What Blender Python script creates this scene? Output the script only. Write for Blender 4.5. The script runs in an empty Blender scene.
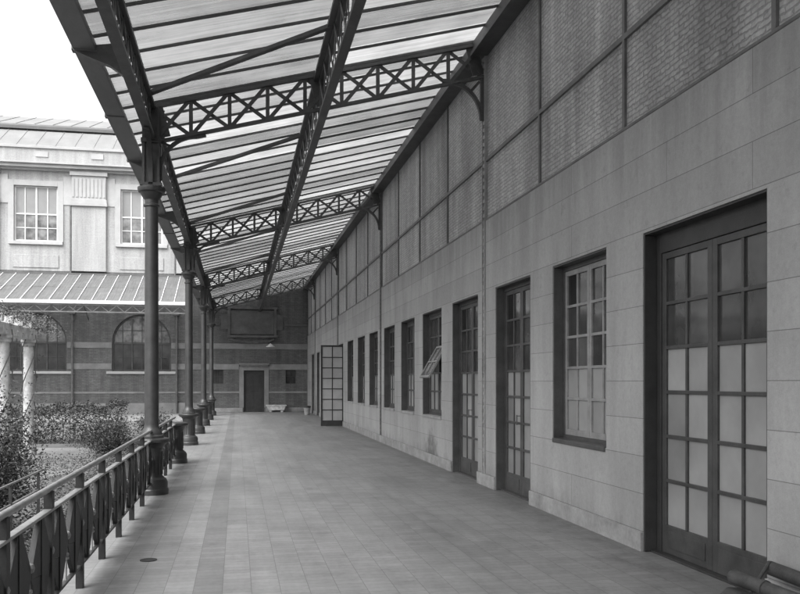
import bpy, math, random
from mathutils import Vector, Matrix
R = math.radians
random.seed(7)
SC = bpy.context.scene
C = SC.collection

# ------------------------------------------------------------ camera
TH = math.atan(163.0 / 830.0)
cam = bpy.data.cameras.new('camera')
cam.sensor_width = 36.0
cam.lens = 36.0 * 830.0 / 800.0
cam.shift_y = (382 - 297) / 800.0
cam.clip_end = 5000
cam.clip_start = 0.05
co = bpy.data.objects.new('camera', cam)
co.location = (0, 0, 1.6)
co.rotation_euler = (R(90), 0, -TH)
C.objects.link(co)
SC.camera = co

# ------------------------------------------------------------ sky, sun, exposure
SUN_EL, SUN_AZ = 52.0, 222.0       # azimuth clockwise from +Y (north)
w = bpy.data.worlds.new('World')
SC.world = w
w.use_nodes = True
nt = w.node_tree
nt.nodes.clear()
sky = nt.nodes.new('ShaderNodeTexSky')
sky.sky_type = 'NISHITA'
sky.sun_disc = False
sky.sun_elevation = R(SUN_EL)
sky.sun_rotation = R(SUN_AZ)
sky.air_density = 2.0
sky.dust_density = 8.0
sky.ozone_density = 0.5
bw = nt.nodes.new('ShaderNodeRGBToBW')
bg = nt.nodes.new('ShaderNodeBackground')
bg.inputs['Strength'].default_value = 0.12
wo = nt.nodes.new('ShaderNodeOutputWorld')
nt.links.new(sky.outputs[0], bw.inputs[0])
veil = nt.nodes.new('ShaderNodeMath')      # even cloud cover added to the sky
veil.operation = 'ADD'
veil.inputs[1].default_value = 1.15
nt.links.new(bw.outputs[0], veil.inputs[0])
nt.links.new(veil.outputs[0], bg.inputs[0])
nt.links.new(bg.outputs[0], wo.inputs[0])
sl = bpy.data.lights.new('sun', 'SUN')
sl.energy = 0.5
sl.angle = R(40)
sl.color = (1, 1, 1)
so = bpy.data.objects.new('sun', sl)
d = Vector((math.sin(R(SUN_AZ)) * math.cos(R(SUN_EL)), math.cos(R(SUN_AZ)) * math.cos(R(SUN_EL)), math.sin(R(SUN_EL))))
so.rotation_euler = d.to_track_quat('Z', 'Y').to_euler()
so.location = (-10, -10, 30)
C.objects.link(so)
vs = SC.view_settings
vs.view_transform = 'Standard'
vs.look = 'None'
vs.gamma = 1
vs.use_curve_mapping = False
vs.exposure = 1.48

# ------------------------------------------------------------ materials
class NT:
    def __init__(s, name):
        s.m = bpy.data.materials.new(name)
        s.m.use_nodes = True
        s.t = s.m.node_tree
        s.b = s.t.nodes['Principled BSDF']
        s.out = s.t.nodes['Material Output']
    def n(s, typ, **kw):
        x = s.t.nodes.new(typ)
        for k, v in kw.items():
            if k.startswith('i_'):
                x.inputs[k[2:].replace('_', ' ')].default_value = v
            else:
                setattr(x, k, v)
        return x
    def l(s, a, b): s.t.links.new(a, b)
    def math(s, op, a, b=None, c=None, clamp=False):
        x = s.n('ShaderNodeMath', operation=op, use_clamp=clamp)
        for i, v in enumerate((a, b, c)):
            if v is None: continue
            if isinstance(v, (int, float)): x.inputs[i].default_value = v
            else: s.l(v, x.inputs[i])
        return x.outputs[0]
    def pos(s, world=True):
        if world: return s.n('ShaderNodeNewGeometry').outputs['Position']
        return s.n('ShaderNodeTexCoord').outputs['Object']
    def scaled(s, v, sc, loc=(0, 0, 0)):
        m = s.n('ShaderNodeMapping')
        m.inputs['Scale'].default_value = sc
        m.inputs['Location'].default_value = loc
        s.l(v, m.inputs['Vector'])
        return m.outputs[0]
    def noise(s, v, scale, detail=6, rough=.6):
        x = s.n('ShaderNodeTexNoise')
        x.inputs['Scale'].default_value = scale
        x.inputs['Detail'].default_value = detail
        x.inputs['Roughness'].default_value = rough
        s.l(v, x.inputs['Vector'])
        return x.outputs['Fac']
    def mr(s, v, a, b, c, d):
        x = s.n('ShaderNodeMapRange')
        for i, q in enumerate((a, b, c, d)): x.inputs[i + 1].default_value = q
        s.l(v, x.inputs[0])
        return x.outputs[0]
    def bump(s, h, strength=.3, dist=.01):
        x = s.n('ShaderNodeBump')
        x.inputs['Strength'].default_value = strength
        x.inputs['Distance'].default_value = dist
        s.l(h, x.inputs['Height'])
        s.l(x.outputs[0], s.b.inputs['Normal'])
    def col(s, v): s.l(v, s.b.inputs['Base Color'])

def g(v): return (v, v, v, 1)

def simple(name, base, rough=.6, var=.25, scale=3.0, bump=.15, metal=0, world=False, spec=.5, stretch=(1, 1, 1), bd=.005):
    m = NT(name)
    p = m.scaled(m.pos(world), stretch)
    n = m.noise(p, scale)
    n2 = m.noise(p, scale * 9, 4)
    f = m.math('MULTIPLY', m.mr(n, .3, .7, 1 - var, 1 + var), m.mr(n2, .25, .75, 1 - var * .4, 1 + var * .4))
    m.col(m.math('MULTIPLY', f, base))
    m.b.inputs['Roughness'].default_value = rough
    m.b.inputs['Metallic'].default_value = metal
    m.b.inputs['Specular IOR Level'].default_value = spec
    if bump: m.bump(n2, bump, bd)
    return m.m

def mat_wall():
    m = NT('ashlar render')
    p = m.pos()
    sep = m.n('ShaderNodeSeparateXYZ'); m.l(p, sep.inputs[0])
    cb = m.n('ShaderNodeCombineXYZ')
    m.l(sep.outputs['Y'], cb.inputs[0])
    m.l(m.math('SUBTRACT', sep.outputs['Z'], .19), cb.inputs[1])
    br = m.n('ShaderNodeTexBrick', offset=.37)
    for k, v in (('Color1', g(.28)), ('Color2', g(.325)), ('Mortar', g(.14))): br.inputs[k].default_value = v
    br.inputs['Scale'].default_value = 1
    br.inputs['Mortar Size'].default_value = .0036
    br.inputs['Mortar Smooth'].default_value = .3
    br.inputs['Brick Width'].default_value = 3.4
    br.inputs['Row Height'].default_value = .355
    m.l(cb.outputs[0], br.inputs['Vector'])
    n1 = m.noise(m.scaled(p, (1, 1.2, .35)), 1.3, 7, .62)
    n2 = m.noise(p, 26, 5)
    n3 = m.noise(m.scaled(p, (1, 3.5, .25)), 2.2, 5, .6)
    f = m.math('MULTIPLY', m.mr(n1, .3, .7, .8, 1.16), m.mr(n2, .2, .8, .9, 1.1))
    f = m.math('MULTIPLY', f, m.mr(n3, .35, .75, 1.02, .95))
    n6 = m.noise(p, 90, 3)
    f = m.math('MULTIPLY', f, m.mr(n6, .3, .7, .93, 1.07))
    sp = m.noise(p, 7, 8, .75)
    f = m.math('MULTIPLY', f, m.mr(sp, .58, .72, 1.0, .76))
    # damp patch low on the wall by the hopper window, ragged edge
    dy = m.math('SUBTRACT', sep.outputs['Y'], 15.95)
    dz = m.math('MULTIPLY', m.math('SUBTRACT', sep.outputs['Z'], .1), 1.25)
    rr = m.math('SQRT', m.math('ADD', m.math('MULTIPLY', dy, dy), m.math('MULTIPLY', dz, dz)))
    n4 = m.noise(p, 5, 6)
    rr = m.math('ADD', rr, m.mr(n4, .3, .7, -.25, .25))
    f = m.math('MULTIPLY', f, m.mr(rr, .3, .65, .5, 1.0))
    # damp foot of the wall, ragged
    zz = m.math('ADD', sep.outputs['Z'], m.mr(m.noise(m.scaled(p, (1, 1.5, .6)), 3, 6), .3, .7, -.15, .15))
    f = m.math('MULTIPLY', f, m.mr(zz, .02, .32, .70, 1.0))
    # drips under the brick panels
    zt = m.math('ADD', sep.outputs['Z'], m.mr(n3, .3, .7, -.4, .35))
    f = m.math('MULTIPLY', f, m.mr(zt, 3.6, 4.2, 1.0, .84))
    m.col(m.math('MULTIPLY', br.outputs['Color'], f))
    m.b.inputs['Roughness'].default_value = .85
    h = m.math('ADD', m.math('MULTIPLY', br.outputs['Fac'], -1.0), m.math('MULTIPLY', n2, .5))
    m.bump(h, .35, .006)
    return m.m

def mat_brick(name, c1, c2, mort, ms=.011, axis='Y', bw_=.235, rh=.075, rough_bump=.5, var=.2):
    m = NT(name)
    p = m.pos()
    sep = m.n('ShaderNodeSeparateXYZ'); m.l(p, sep.inputs[0])
    wob = m.noise(p, 9, 3)
    cb = m.n('ShaderNodeCombineXYZ')
    wob2 = m.noise(m.scaled(p, (1, 1, 1), (5, 3, 9)), 14, 4)
    m.l(m.math('ADD', sep.outputs[axis], m.mr(wob2, .3, .7, -.02, .02)), cb.inputs[0])
    m.l(m.math('ADD', sep.outputs['Z'], m.mr(wob, .3, .7, -.010, .010)), cb.inputs[1])
    br = m.n('ShaderNodeTexBrick')
    br.inputs['Color1'].default_value = g(c1); br.inputs['Color2'].default_value = g(c2); br.inputs['Mortar'].default_value = g(mort)
    br.inputs['Scale'].default_value = 1
    br.inputs['Mortar Size'].default_value = ms
    br.inputs['Mortar Smooth'].default_value = .35
    br.inputs['Brick Width'].default_value = bw_
    br.inputs['Row Height'].default_value = rh
    m.l(cb.outputs[0], br.inputs['Vector'])
    n1 = m.noise(m.scaled(p, (1, 1, .3)), 1.1, 7, .65)
    n2 = m.noise(p, 22, 4)
    n3 = m.noise(m.scaled(p, (2.2, 2.2, .12)), 1.6, 4)
    f = m.math('MULTIPLY', m.mr(n1, .3, .7, 1 - var, 1 + var), m.mr(n2, .25, .75, .8, 1.2))
    f = m.math('MULTIPLY', f, m.mr(n3, .35, .7, .82, 1.15))
    m.col(m.math('MULTIPLY', br.outputs['Color'], f))
    m.b.inputs['Roughness'].default_value = .9
    h = m.math('ADD', m.math('MULTIPLY', br.outputs['Fac'], -1.0), m.math('MULTIPLY', n2, .9))
    m.bump(h, rough_bump, .012)
    return m.m

def mat_floor():
    m = NT('quarry tiles')
    p = m.pos()
    sep = m.n('ShaderNodeSeparateXYZ'); m.l(p, sep.inputs[0])
    cb = m.n('ShaderNodeCombineXYZ')
    m.l(sep.outputs['Y'], cb.inputs[0]); m.l(m.math('ADD', sep.outputs['X'], .11), cb.inputs[1])
    br = m.n('ShaderNodeTexBrick', offset=.5)
    br.inputs['Color1'].default_value = g(.176); br.inputs['Color2'].default_value = g(.212); br.inputs['Mortar'].default_value = g(.11)
    br.inputs['Scale'].default_value = 1
    br.inputs['Mortar Size'].default_value = .003
    br.inputs['Mortar Smooth'].default_value = .4
    br.inputs['Brick Width'].default_value = .11
    br.inputs['Row Height'].default_value = .22
    m.l(cb.outputs[0], br.inputs['Vector'])
    n1 = m.noise(m.scaled(p, (1, .35, 1)), 1.2, 7, .65)
    n2 = m.noise(p, 18, 5)
    n5 = m.noise(m.scaled(p, (6, .5, 1)), 1.0, 3)
    f = m.math('MULTIPLY', m.mr(n1, .3, .7, .86, 1.14), m.mr(n2, .25, .75, .88, 1.12))
    f = m.math('MULTIPLY', f, m.mr(n5, .35, .7, .93, 1.06))
    st = m.noise(m.scaled(p, (1, .6, 1)), 2.7, 9, .72)
    f = m.math('MULTIPLY', f, m.mr(st, .54, .68, 1.0, .80))
    st2 = m.noise(m.scaled(p, (1, 1, 1), (31, 7, 0)), 1.1, 9, .75)
    f = m.math('MULTIPLY', f, m.mr(st2, .60, .74, 1.0, 1.22))
    # floor darkens towards the foot of the wall, ragged edge
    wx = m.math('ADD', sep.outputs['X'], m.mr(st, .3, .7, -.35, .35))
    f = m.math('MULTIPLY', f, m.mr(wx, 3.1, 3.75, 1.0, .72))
    # dark border course of tiles and paler course beside it
    x = sep.outputs['X']
    inn = m.math('MULTIPLY', m.math('GREATER_THAN', x, -.33), m.math('LESS_THAN', x, -.11))
    inn2 = m.math('MULTIPLY', m.math('GREATER_THAN', x, -.55), m.math('LESS_THAN', x, -.33))
    f = m.math('MULTIPLY', f, m.math('SUBTRACT', 1.0, m.math('MULTIPLY', inn, .17)))
    f = m.math('MULTIPLY', f, m.math('ADD', 1.0, m.math('MULTIPLY', inn2, .09)))
    m.col(m.math('MULTIPLY', br.outputs['Color'], f))
    m.l(m.mr(n1, .3, .7, .42, .68), m.b.inputs['Roughness'])
    h = m.math('ADD', m.math('MULTIPLY', br.outputs['Fac'], -1.0), m.math('MULTIPLY', n2, .5))
    m.bump(h, .25, .004)
    return m.m

def mat_canopy_glass(name, lo=.2, hi=.95, along='X', fac=.88, dif=.35):
    m = NT(name)
    m.t.nodes.remove(m.b)
    p = m.pos()
    geo = m.n('ShaderNodeNewGeometry')
    ra = geo.outputs['Random Per Island']
    sc = (.25, 9, 1) if along == 'X' else (9, .25, 1)
    n = m.noise(m.scaled(p, sc), 2.0, 6, .6)
    n2 = m.noise(p, 1.5, 6, .6)
    base = m.math('POWER', ra, 1.5)
    base = m.mr(base, 0, 1, lo, hi)
    v = m.math('MULTIPLY', base, m.math('MULTIPLY', m.mr(n, .3, .7, .72, 1.18), m.mr(n2, .3, .7, .8, 1.12)))
    tr = m.n('ShaderNodeBsdfTranslucent'); m.l(v, tr.inputs['Color'])
    di = m.n('ShaderNodeBsdfDiffuse'); di.inputs['Color'].default_value = g(dif)
    gl = m.n('ShaderNodeBsdfGlossy'); gl.inputs['Roughness'].default_value = .25; gl.inputs['Color'].default_value = g(.8)
    mx = m.n('ShaderNodeMixShader'); mx.inputs[0].default_value = fac
    m.l(di.outputs[0], mx.inputs[1]); m.l(tr.outputs[0], mx.inputs[2])
    fr = m.n('ShaderNodeFresnel'); fr.inputs[0].default_value = 1.4
    mx2 = m.n('ShaderNodeMixShader')
    m.l(m.math('MULTIPLY', fr.outputs[0], .5), mx2.inputs[0])
    m.l(mx.outputs[0], mx2.inputs[1]); m.l(gl.outputs[0], mx2.inputs[2])
    m.l(mx2.outputs[0], m.out.inputs['Surface'])
    return m.m

def mat_foliage(name, a, b):
    m = NT(name)
    geo = m.n('ShaderNodeNewGeometry')
    n = m.noise(m.pos(), 2.5, 3)
    v = m.math('MULTIPLY', m.mr(geo.outputs['Random Per Island'], 0, 1, a, b), m.mr(n, .3, .7, .8, 1.2))
    m.col(v)
    m.b.inputs['Roughness'].default_value = .55
    m.b.inputs['Specular IOR Level'].default_value = .3
    return m.m

def mat_pane(name, base, rough, var=.15, spec=.5, sc=1.5):
    m = NT(name)
    p = m.pos()
    n = m.noise(p, sc, 4)
    geo = m.n('ShaderNodeNewGeometry')
    f = m.math('MULTIPLY', m.mr(n, .3, .7, 1 - var, 1 + var), m.mr(geo.outputs['Random Per Island'], 0, 1, 1 - var, 1 + var))
    m.col(m.math('MULTIPLY', f, base))
    m.b.inputs['Roughness'].default_value = rough
    m.b.inputs['Specular IOR Level'].default_value = spec
    m.bump(m.noise(p, 2.2, 2), .12, .02)
    return m.m

M = {}
M['wall'] = mat_wall()
M['brick'] = mat_brick('rough brick infill', .345, .415, .27, ms=.009, bw_=.16, rh=.05, rough_bump=1.0, var=.3)
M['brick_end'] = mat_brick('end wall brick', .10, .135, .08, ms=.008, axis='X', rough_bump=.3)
M['brick_upper'] = mat_brick('upper facade brick', .36, .38, .34, ms=.007, axis='X', rough_bump=.12, var=.06)  # low colour contrast imitates haze over the far upper storey
M['stone'] = simple('pale dressed stone', .41, .8, .1, 2, .2, world=True)
M['stone_dull'] = simple('weathered stone band', .21, .85, .2, 2, .3, world=True)
M['stone_dark'] = simple('darker stone', .115, .85, .25, 3, .4, world=True)  # darker tone for the plaque and the end-bay string course
M['plinth'] = simple('plinth stone', .25, .85, .3, 3, .4, world=True)
M['floor'] = mat_floor()
M['iron'] = simple('painted cast iron', .035, .42, .35, 6, .25)
M['iron_dark'] = simple('black railing paint', .016, .5, .4, 8, .3, spec=.3)
M['iron_w'] = simple('painted steel', .058, .5, .35, 4, .2, world=True)
M['iron_mid'] = simple('grey painted steel', .11, .5, .3, 4, .2, world=True)
M['rail'] = simple('worn handrail paint', .22, .35, .3, 8, .15)
M['gutter'] = simple('gutter paint', .12, .5, .25, 2, .2, world=True, stretch=(1, .3, 1))
M['wood'] = simple('dark door paint', .028, .5, .3, 5, .2, world=True)
M['wood2'] = simple('brown door paint', .045, .45, .35, 5, .25, world=True)
M['wood_mid'] = simple('worn door paint', .06, .5, .3, 5, .25, world=True)
M['wood_pale'] = simple('weathered window paint', .22, .6, .25, 5, .25, world=True)
M['clear'] = mat_pane('dark window glass', .045, .09, .6, .6)  # opaque pane; the dark rooms behind are put into its colour
M['frost'] = mat_pane('obscured glass', .245, .3, .2, .5)
M['curtain'] = mat_pane('curtained window glass', .26, .3, .1, .4)
M['pale_glass'] = mat_pane('pale obscured glass', .36, .3, .12, .4)
M['skyglass'] = mat_pane('reflecting window glass', .12, .12, .8, .8, 2.5)
M['glass'] = mat_canopy_glass('canopy glass', .22, .62)
M['glass_far'] = mat_canopy_glass('far canopy glass', .8, .98, 'Y', .78, .42)
M['roof'] = simple('pale slate roof', .22, .8, .12, 1.2, .3, world=True, stretch=(1, .4, 1))
M['lead'] = simple('dark gutter lead', .10, .6, .2, 2, .1, world=True)
M['white'] = simple('white paint', .62, .5, .1, 4, .1)
M['dark'] = simple('dark opening', .012, .6, .3, 3, 0)  # near-black colour stands in for unlit interiors
M['ground'] = simple('garden soil and turf', .10, .95, .45, .8, .8, world=True, bd=.03)
M['gravel'] = simple('garden path gravel', .19, .95, .25, 2.5, .8, world=True, bd=.02)
M['leaf'] = mat_foliage('dark leaves', .025, .09)
M['leaf2'] = mat_foliage('mid leaves', .045, .13)
M['leaf3'] = mat_foliage('pale leaves', .05, .16)
M['bark'] = simple('bark', .09, .9, .3, 12, .5)
M['plaster'] = simple('pergola plaster', .5, .9, .35, 7, .5)
M['rust'] = simple('rusty tube', .042, .7, .5, 8, .5)
M['drainiron'] = simple('drain iron', .02, .6, .3, 8, .2)

# ------------------------------------------------------------ mesh builder
class MB:
    def __init__(s): s.v = []; s.f = []
    def add(s, vs_, fs):
        o = len(s.v); s.v += [tuple(p) for p in vs_]; s.f += [tuple(o + i for i in q) for q in fs]
    def box(s, x0, x1, y0, y1, z0, z1):
        s.add([(x0, y0, z0), (x1, y0, z0), (x1, y1, z0), (x0, y1, z0), (x0, y0, z1), (x1, y0, z1), (x1, y1, z1), (x0, y1, z1)],
              [(0, 3, 2, 1), (4, 5, 6, 7), (0, 1, 5, 4), (1, 2, 6, 5), (2, 3, 7, 6), (3, 0, 4, 7)])
    def bar(s, a, b, w_, h_, up=(0, 0, 1)):
        a = Vector(a); b = Vector(b); d_ = (b - a).normalized(); u = Vector(up)
        sx = d_.cross(u)
        if sx.length < 1e-4: sx = d_.cross(Vector((1, 0, 0)))
        sx.normalize(); sz = sx.cross(d_).normalized()
        q = []
        for p in (a, b):
            for i, j in ((-1, -1), (1, -1), (1, 1), (-1, 1)):
                q.append(p + sx * (w_ / 2 * i) + sz * (h_ / 2 * j))
        s.add(q, [(3, 2, 1, 0), (4, 5, 6, 7), (0, 1, 5, 4), (1, 2, 6, 5), (2, 3, 7, 6), (3, 0, 4, 7)])
    def tube(s, pts, r, n=10):
        pts = [Vector(p) for p in pts]
        rs = r if isinstance(r, (list, tuple)) else [r] * len(pts)
        o = len(s.v); prev = None
        for i, p in enumerate(pts):
            t = (pts[min(i + 1, len(pts) - 1)] - pts[max(i - 1, 0)]).normalized()
            a = t.cross(Vector((0, 0, 1)) if abs(t.z) < .95 else Vector((1, 0, 0))).normalized() if prev is None else (prev - t * prev.dot(t)).normalized()
            prev = a; b = t.cross(a)
            for k in range(n):
                an = 2 * math.pi * k / n
                s.v.append(tuple(p + (a * math.cos(an) + b * math.sin(an)) * rs[i]))
        for i in range(len(pts) - 1):
            for k in range(n):
                k2 = (k + 1) % n
                s.f.append((o + i * n + k, o + i * n + k2, o + (i + 1) * n + k2, o + (i + 1) * n + k))
        s.f.append(tuple(o + k for k in range(n))[::-1])
        e = o + (len(pts) - 1) * n
        s.f.append(tuple(e + k for k in range(n)))
    def lathe(s, prof, cx=0, cy=0, n=28, ph=0):
        o = len(s.v)
        for (r, z) in prof:
            for k in range(n):
                an = 2 * math.pi * k / n + ph
                s.v.append((cx + r * math.cos(an), cy + r * math.sin(an), z))
        for i in range(len(prof) - 1):
            for k in range(n):
                k2 = (k + 1) % n
                s.f.append((o + i * n + k, o + i * n + k2, o + (i + 1) * n + k2, o + (i + 1) * n + k))
        s.f.append(tuple(o + k for k in range(n))[::-1])
        e = o + (len(prof) - 1) * n
        s.f.append(tuple(e + k for k in range(n)))
    def prism(s, pts, f3, t0, t1):
        """pts 2-D outline (ccw), f3(a,b,t) -> 3-D"""
        n = len(pts); o = len(s.v)
        for t in (t0, t1):
            for a, b in pts: s.v.append(tuple(f3(a, b, t)))
        s.f.append(tuple(o + i for i in range(n))[::-1]); s.f.append(tuple(o + n + i for i in range(n)))
        for i in range(n):
            j = (i + 1) % n
            s.f.append((o + i, o + j, o + n + j, o + n + i))

def build(name, mb, mat, parent=None, off=(0, 0, 0), smooth=True, bevel=0):
    me = bpy.data.meshes.new(name)
    me.from_pydata([(p[0] - off[0], p[1] - off[1], p[2] - off[2]) for p in mb.v], [], mb.f)
    if smooth:
        me.polygons.foreach_set('use_smooth', [True] * len(me.polygons))
        me.set_sharp_from_angle(angle=R(32))
    me.materials.append(M[mat])
    me.update()
    o = bpy.data.objects.new(name, me)
    C.objects.link(o)
    if parent is not None: o.parent = parent
    if bevel:
        b = o.modifiers.new('bevel', 'BEVEL'); b.width = bevel; b.segments = 2; b.limit_method = 'ANGLE'
    return o

def tag(o, label=None, cat=None, group=None, kind=None):
    if label: o['label'] = label
    if cat: o['category'] = cat
    if group: o['group'] = group
    if kind: o['kind'] = kind
    return o

def thing(name, label, cat, loc=(0, 0, 0), group=None, rz=0):
    o = bpy.data.objects.new(name, None)
    o.location = loc; o.rotation_euler = (0, 0, rz); o.empty_display_size = .2
    C.objects.link(o)
    return tag(o, label, cat, group)

def solo(name, mb, mat, label, cat, loc, group=None, **kw):
    """a thing that is one mesh; mb in world coordinates"""
    o = build(name, mb, mat, None, loc, **kw)
    o.location = loc
    return tag(o, label, cat, group)

def copy_tree(o, parent=None):
    c = o.copy(); C.objects.link(c); c.parent = parent
    for ch in list(o.children): copy_tree(ch, c)
    return c

# ------------------------------------------------------------ ground, floor
W = 3.756            # right wall plane
EY = 45.2            # end wall plane
CX = -1.2            # column line
GZ = -.38            # garden level

mb = MB(); mb.add([(-2500, -2500, GZ), (2500, -2500, GZ), (2500, 2500, GZ), (-2500, 2500, GZ)], [(0, 1, 2, 3)])
tag(build('ground', mb, 'ground', smooth=False), 'turf and soil of the garden', kind='structure')
mb = MB()
mb.box(-1.5, W + .14, -9, EY, GZ - .2, 0)
tag(build('floor', mb, 'floor', smooth=False), kind='structure')
mb = MB(); mb.box(-1.78, -1.502, -9, EY, GZ - .2, -.03)
tag(build('kerb', mb, 'plinth', smooth=False, bevel=.015), kind='structure')
mb = MB(); mb.box(-40, -1.79, 36.5, EY, GZ - .2, -.05)
tag(build('pavement', mb, 'stone_dull', smooth=False), kind='structure')
# pale gravel path through the beds (irregular outline)
mb = MB()
pth = [(-9.5, 15.6), (-5.2, 15.0), (-4.2, 17), (-3.2, 20.2), (-3.0, 24.5), (-4.2, 26.3), (-7.6, 26.6), (-12, 25.8), (-14, 20)]
rng = random.Random(3)
pp = []
for i in range(len(pth)):
    a, b = pth[i], pth[(i + 1) % len(pth)]
    for k in range(6):
        t = k / 6
        pp.append((a[0] + (b[0] - a[0]) * t + rng.uniform(-.12, .12), a[1] + (b[1] - a[1]) * t + rng.uniform(-.12, .12)))
mb.add([(x, y, GZ + .008) for x, y in pp], [tuple(range(len(pp)))])
tag(build('path', mb, 'gravel', smooth=False), kind='structure')

# ------------------------------------------------------------ wall with openings
def wall_open(mb, f3, s0, s1, z0, z1, ops, depth):
    """ops: (a, b, zb, zt, arch) sorted; f3(s, z, d) -> world. Front faces at d=0 and reveals."""
    def q(*p): mb.add([f3(*x) for x in p], [(0, 1, 2, 3)])
    cur = s0
    for (a, b, zb, zt, arch) in ops:
        if a > cur: q((cur, z0, 0), (a, z0, 0), (a, z1, 0), (cur, z1, 0))
        if zb > z0:
            q((a, z0, 0), (b, z0, 0), (b, zb, 0), (a, zb, 0))
            q((a, zb, 0), (b, zb, 0), (b, zb, depth), (a, zb, depth))
        q((a, zb, 0), (a, zb, depth), (a, zt, depth), (a, zt, 0))
        q((b, zb, 0), (b, zt, 0), (b, zt, depth), (b, zb, depth))
        if not arch:
            q((a, zt, 0), (b, zt, 0), (b, z1, 0), (a, z1, 0))
            q((a, zt, 0), (a, zt, depth), (b, zt, depth), (b, zt, 0))
        else:
            r = (b - a) / 2; c_ = (a + b) / 2; n = 24
            for i in range(n):
                t0 = math.pi - math.pi * i / n; t1 = math.pi - math.pi * (i + 1) / n
                p0 = (c_ + r * math.cos(t0), zt + r * math.sin(t0)); p1 = (c_ + r * math.cos(t1), zt + r * math.sin(t1))
                q((p0[0], p0[1], 0), (p1[0], p1[1], 0), (p1[0], z1, 0), (p0[0], z1, 0))
                q((p0[0], p0[1], 0), (p0[0], p0[1], depth), (p1[0], p1[1], depth), (p1[0], p1[1], 0))
        cur = b
    if cur < s1: q((cur, z0, 0), (s1, z0, 0), (s1, z1, 0), (cur, z1, 0))

# ------------------------------------------------------------ the long right-hand building
BY = thing('arcade_building', 'long rendered building with brick upper panels and tall glazed doors, right of the walkway', 'building', (W + 4, 18, 0))
BO = (W + 4, 18, 0)
fx = lambda s, z, d: (W + d, s, z)
ZB = 4.08
openings = []   # (y0, y1, z0, kind)
openings.append((5.37, 7.24, 0, 'bigdoor'))
openings.append((8.03, 9.52, .915, 'palewin'))
openings.append((10.30, 11.79, 0, 'door'))
openings.append((12.70, 14.31, 0, 'door'))
openings.append((15.09, 16.72, .93, 'hopper'))
for c_ in (18.25, 20.55, 23.0, 25.35, 27.85):
    openings.append((c_ - .75, c_ + .75, .93, 'win'))
openings.append((29.75, 31.1, 0, 'opendoor'))
for c_ in (33.6, 36.0): openings.append((c_ - .75, c_ + .75, .93, 'win'))
openings.append((38.5, 39.9, 0, 'door'))
openings.append((41.25, 42.6, 0, 'door'))
openings.append((1.4, 3.0, 0, 'door'))
openings.append((-2.2, -.6, .915, 'win'))
openings.sort()
ZT = 3.0
mb = MB()
wall_open(mb, fx, -9, EY, 0, ZB, [(a, b, z, ZT, 0) for a, b, z, k in openings], .22)
build('stone_wall', mb, 'wall', BY, BO, smooth=False)
# plinth course, 25 mm proud, broken at the doors
mb = MB(); cur = -9
for a, b, z, k in openings:
    if z < .01:
        mb = MB(); mb.box(W - .025, W + .002, cur, a, 0, .185); cur = b
        build('plinth', mb, 'plinth', BY, BO, smooth=False, bevel=.006)
mb = MB(); mb.box(W - .025, W + .002, cur, EY - .01, 0, .185)
build('plinth', mb, 'plinth', BY, BO, smooth=False, bevel=.006)
# brick panels + body
mb = MB(); mb.box(W + .03, W + .3, -9, EY - .005, ZB, 9.0)
build('brick_panel', mb, 'brick', BY, BO, smooth=False)
mb = MB(); mb.box(W - .004, W + .03, -9, EY - .01, ZB + .001, ZB + .035)
build('ledge', mb, 'iron_mid', BY, BO, smooth=False, bevel=.008)
mb = MB(); mb.box(W + .31, W + 9, -9, EY - .01, -.3, 9.0); mb.box(W - .1, W + 9.2, -9.2, EY - .01, 9.01, 9.2)
build('building_core', mb, 'dark', BY, BO, smooth=False)
TR = [2.95, 12.35, 21.75, 31.3, 40.7]     # truss / stanchion positions
mb = MB(); mb.box(W + .0, W + .06, -9, EY - .012, 4.99, 5.045)
build('panel_rail', mb, 'iron_mid', BY, BO, smooth=False)
y = -6.45
k = 0
pys = sorted([TR[i] + (TR[i + 1] - TR[i]) * j / 4 for i in range(4) for j in range(1, 4)] + [40.7 + 2.3])
for y in pys:
    mb = MB(); mb.box(W + .002, W + .062, y - .025, y + .025, ZB + .037, 6.9)
    build('panel_post', mb, 'iron_mid', BY, BO, smooth=False)
for y in TR:
    mb = MB()
    mb.box(W - .02, W + .04, y - .075, y - .05, .19, 6.9)
    mb.box(W - .02, W + .04, y + .05, y + .075, .19, 6.9)
    z = .3
    while z < 6.8:
        mb.box(W - .012, W + .035, y - .05, y + .05, z, z + .05); z += .11
    build('stanchion', mb, 'iron_mid' if y > 13 or y < 5 else 'plinth', BY, BO, smooth=False)
mb = MB(); mb.box(W - .19, W + .029, -9, EY - .015, 6.62, 6.84); mb.box(W - .24, W - .19, -9, EY - .015, 6.60, 6.66)
build('wall_plate', mb, 'iron_w', BY, BO, smooth=False)

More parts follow.
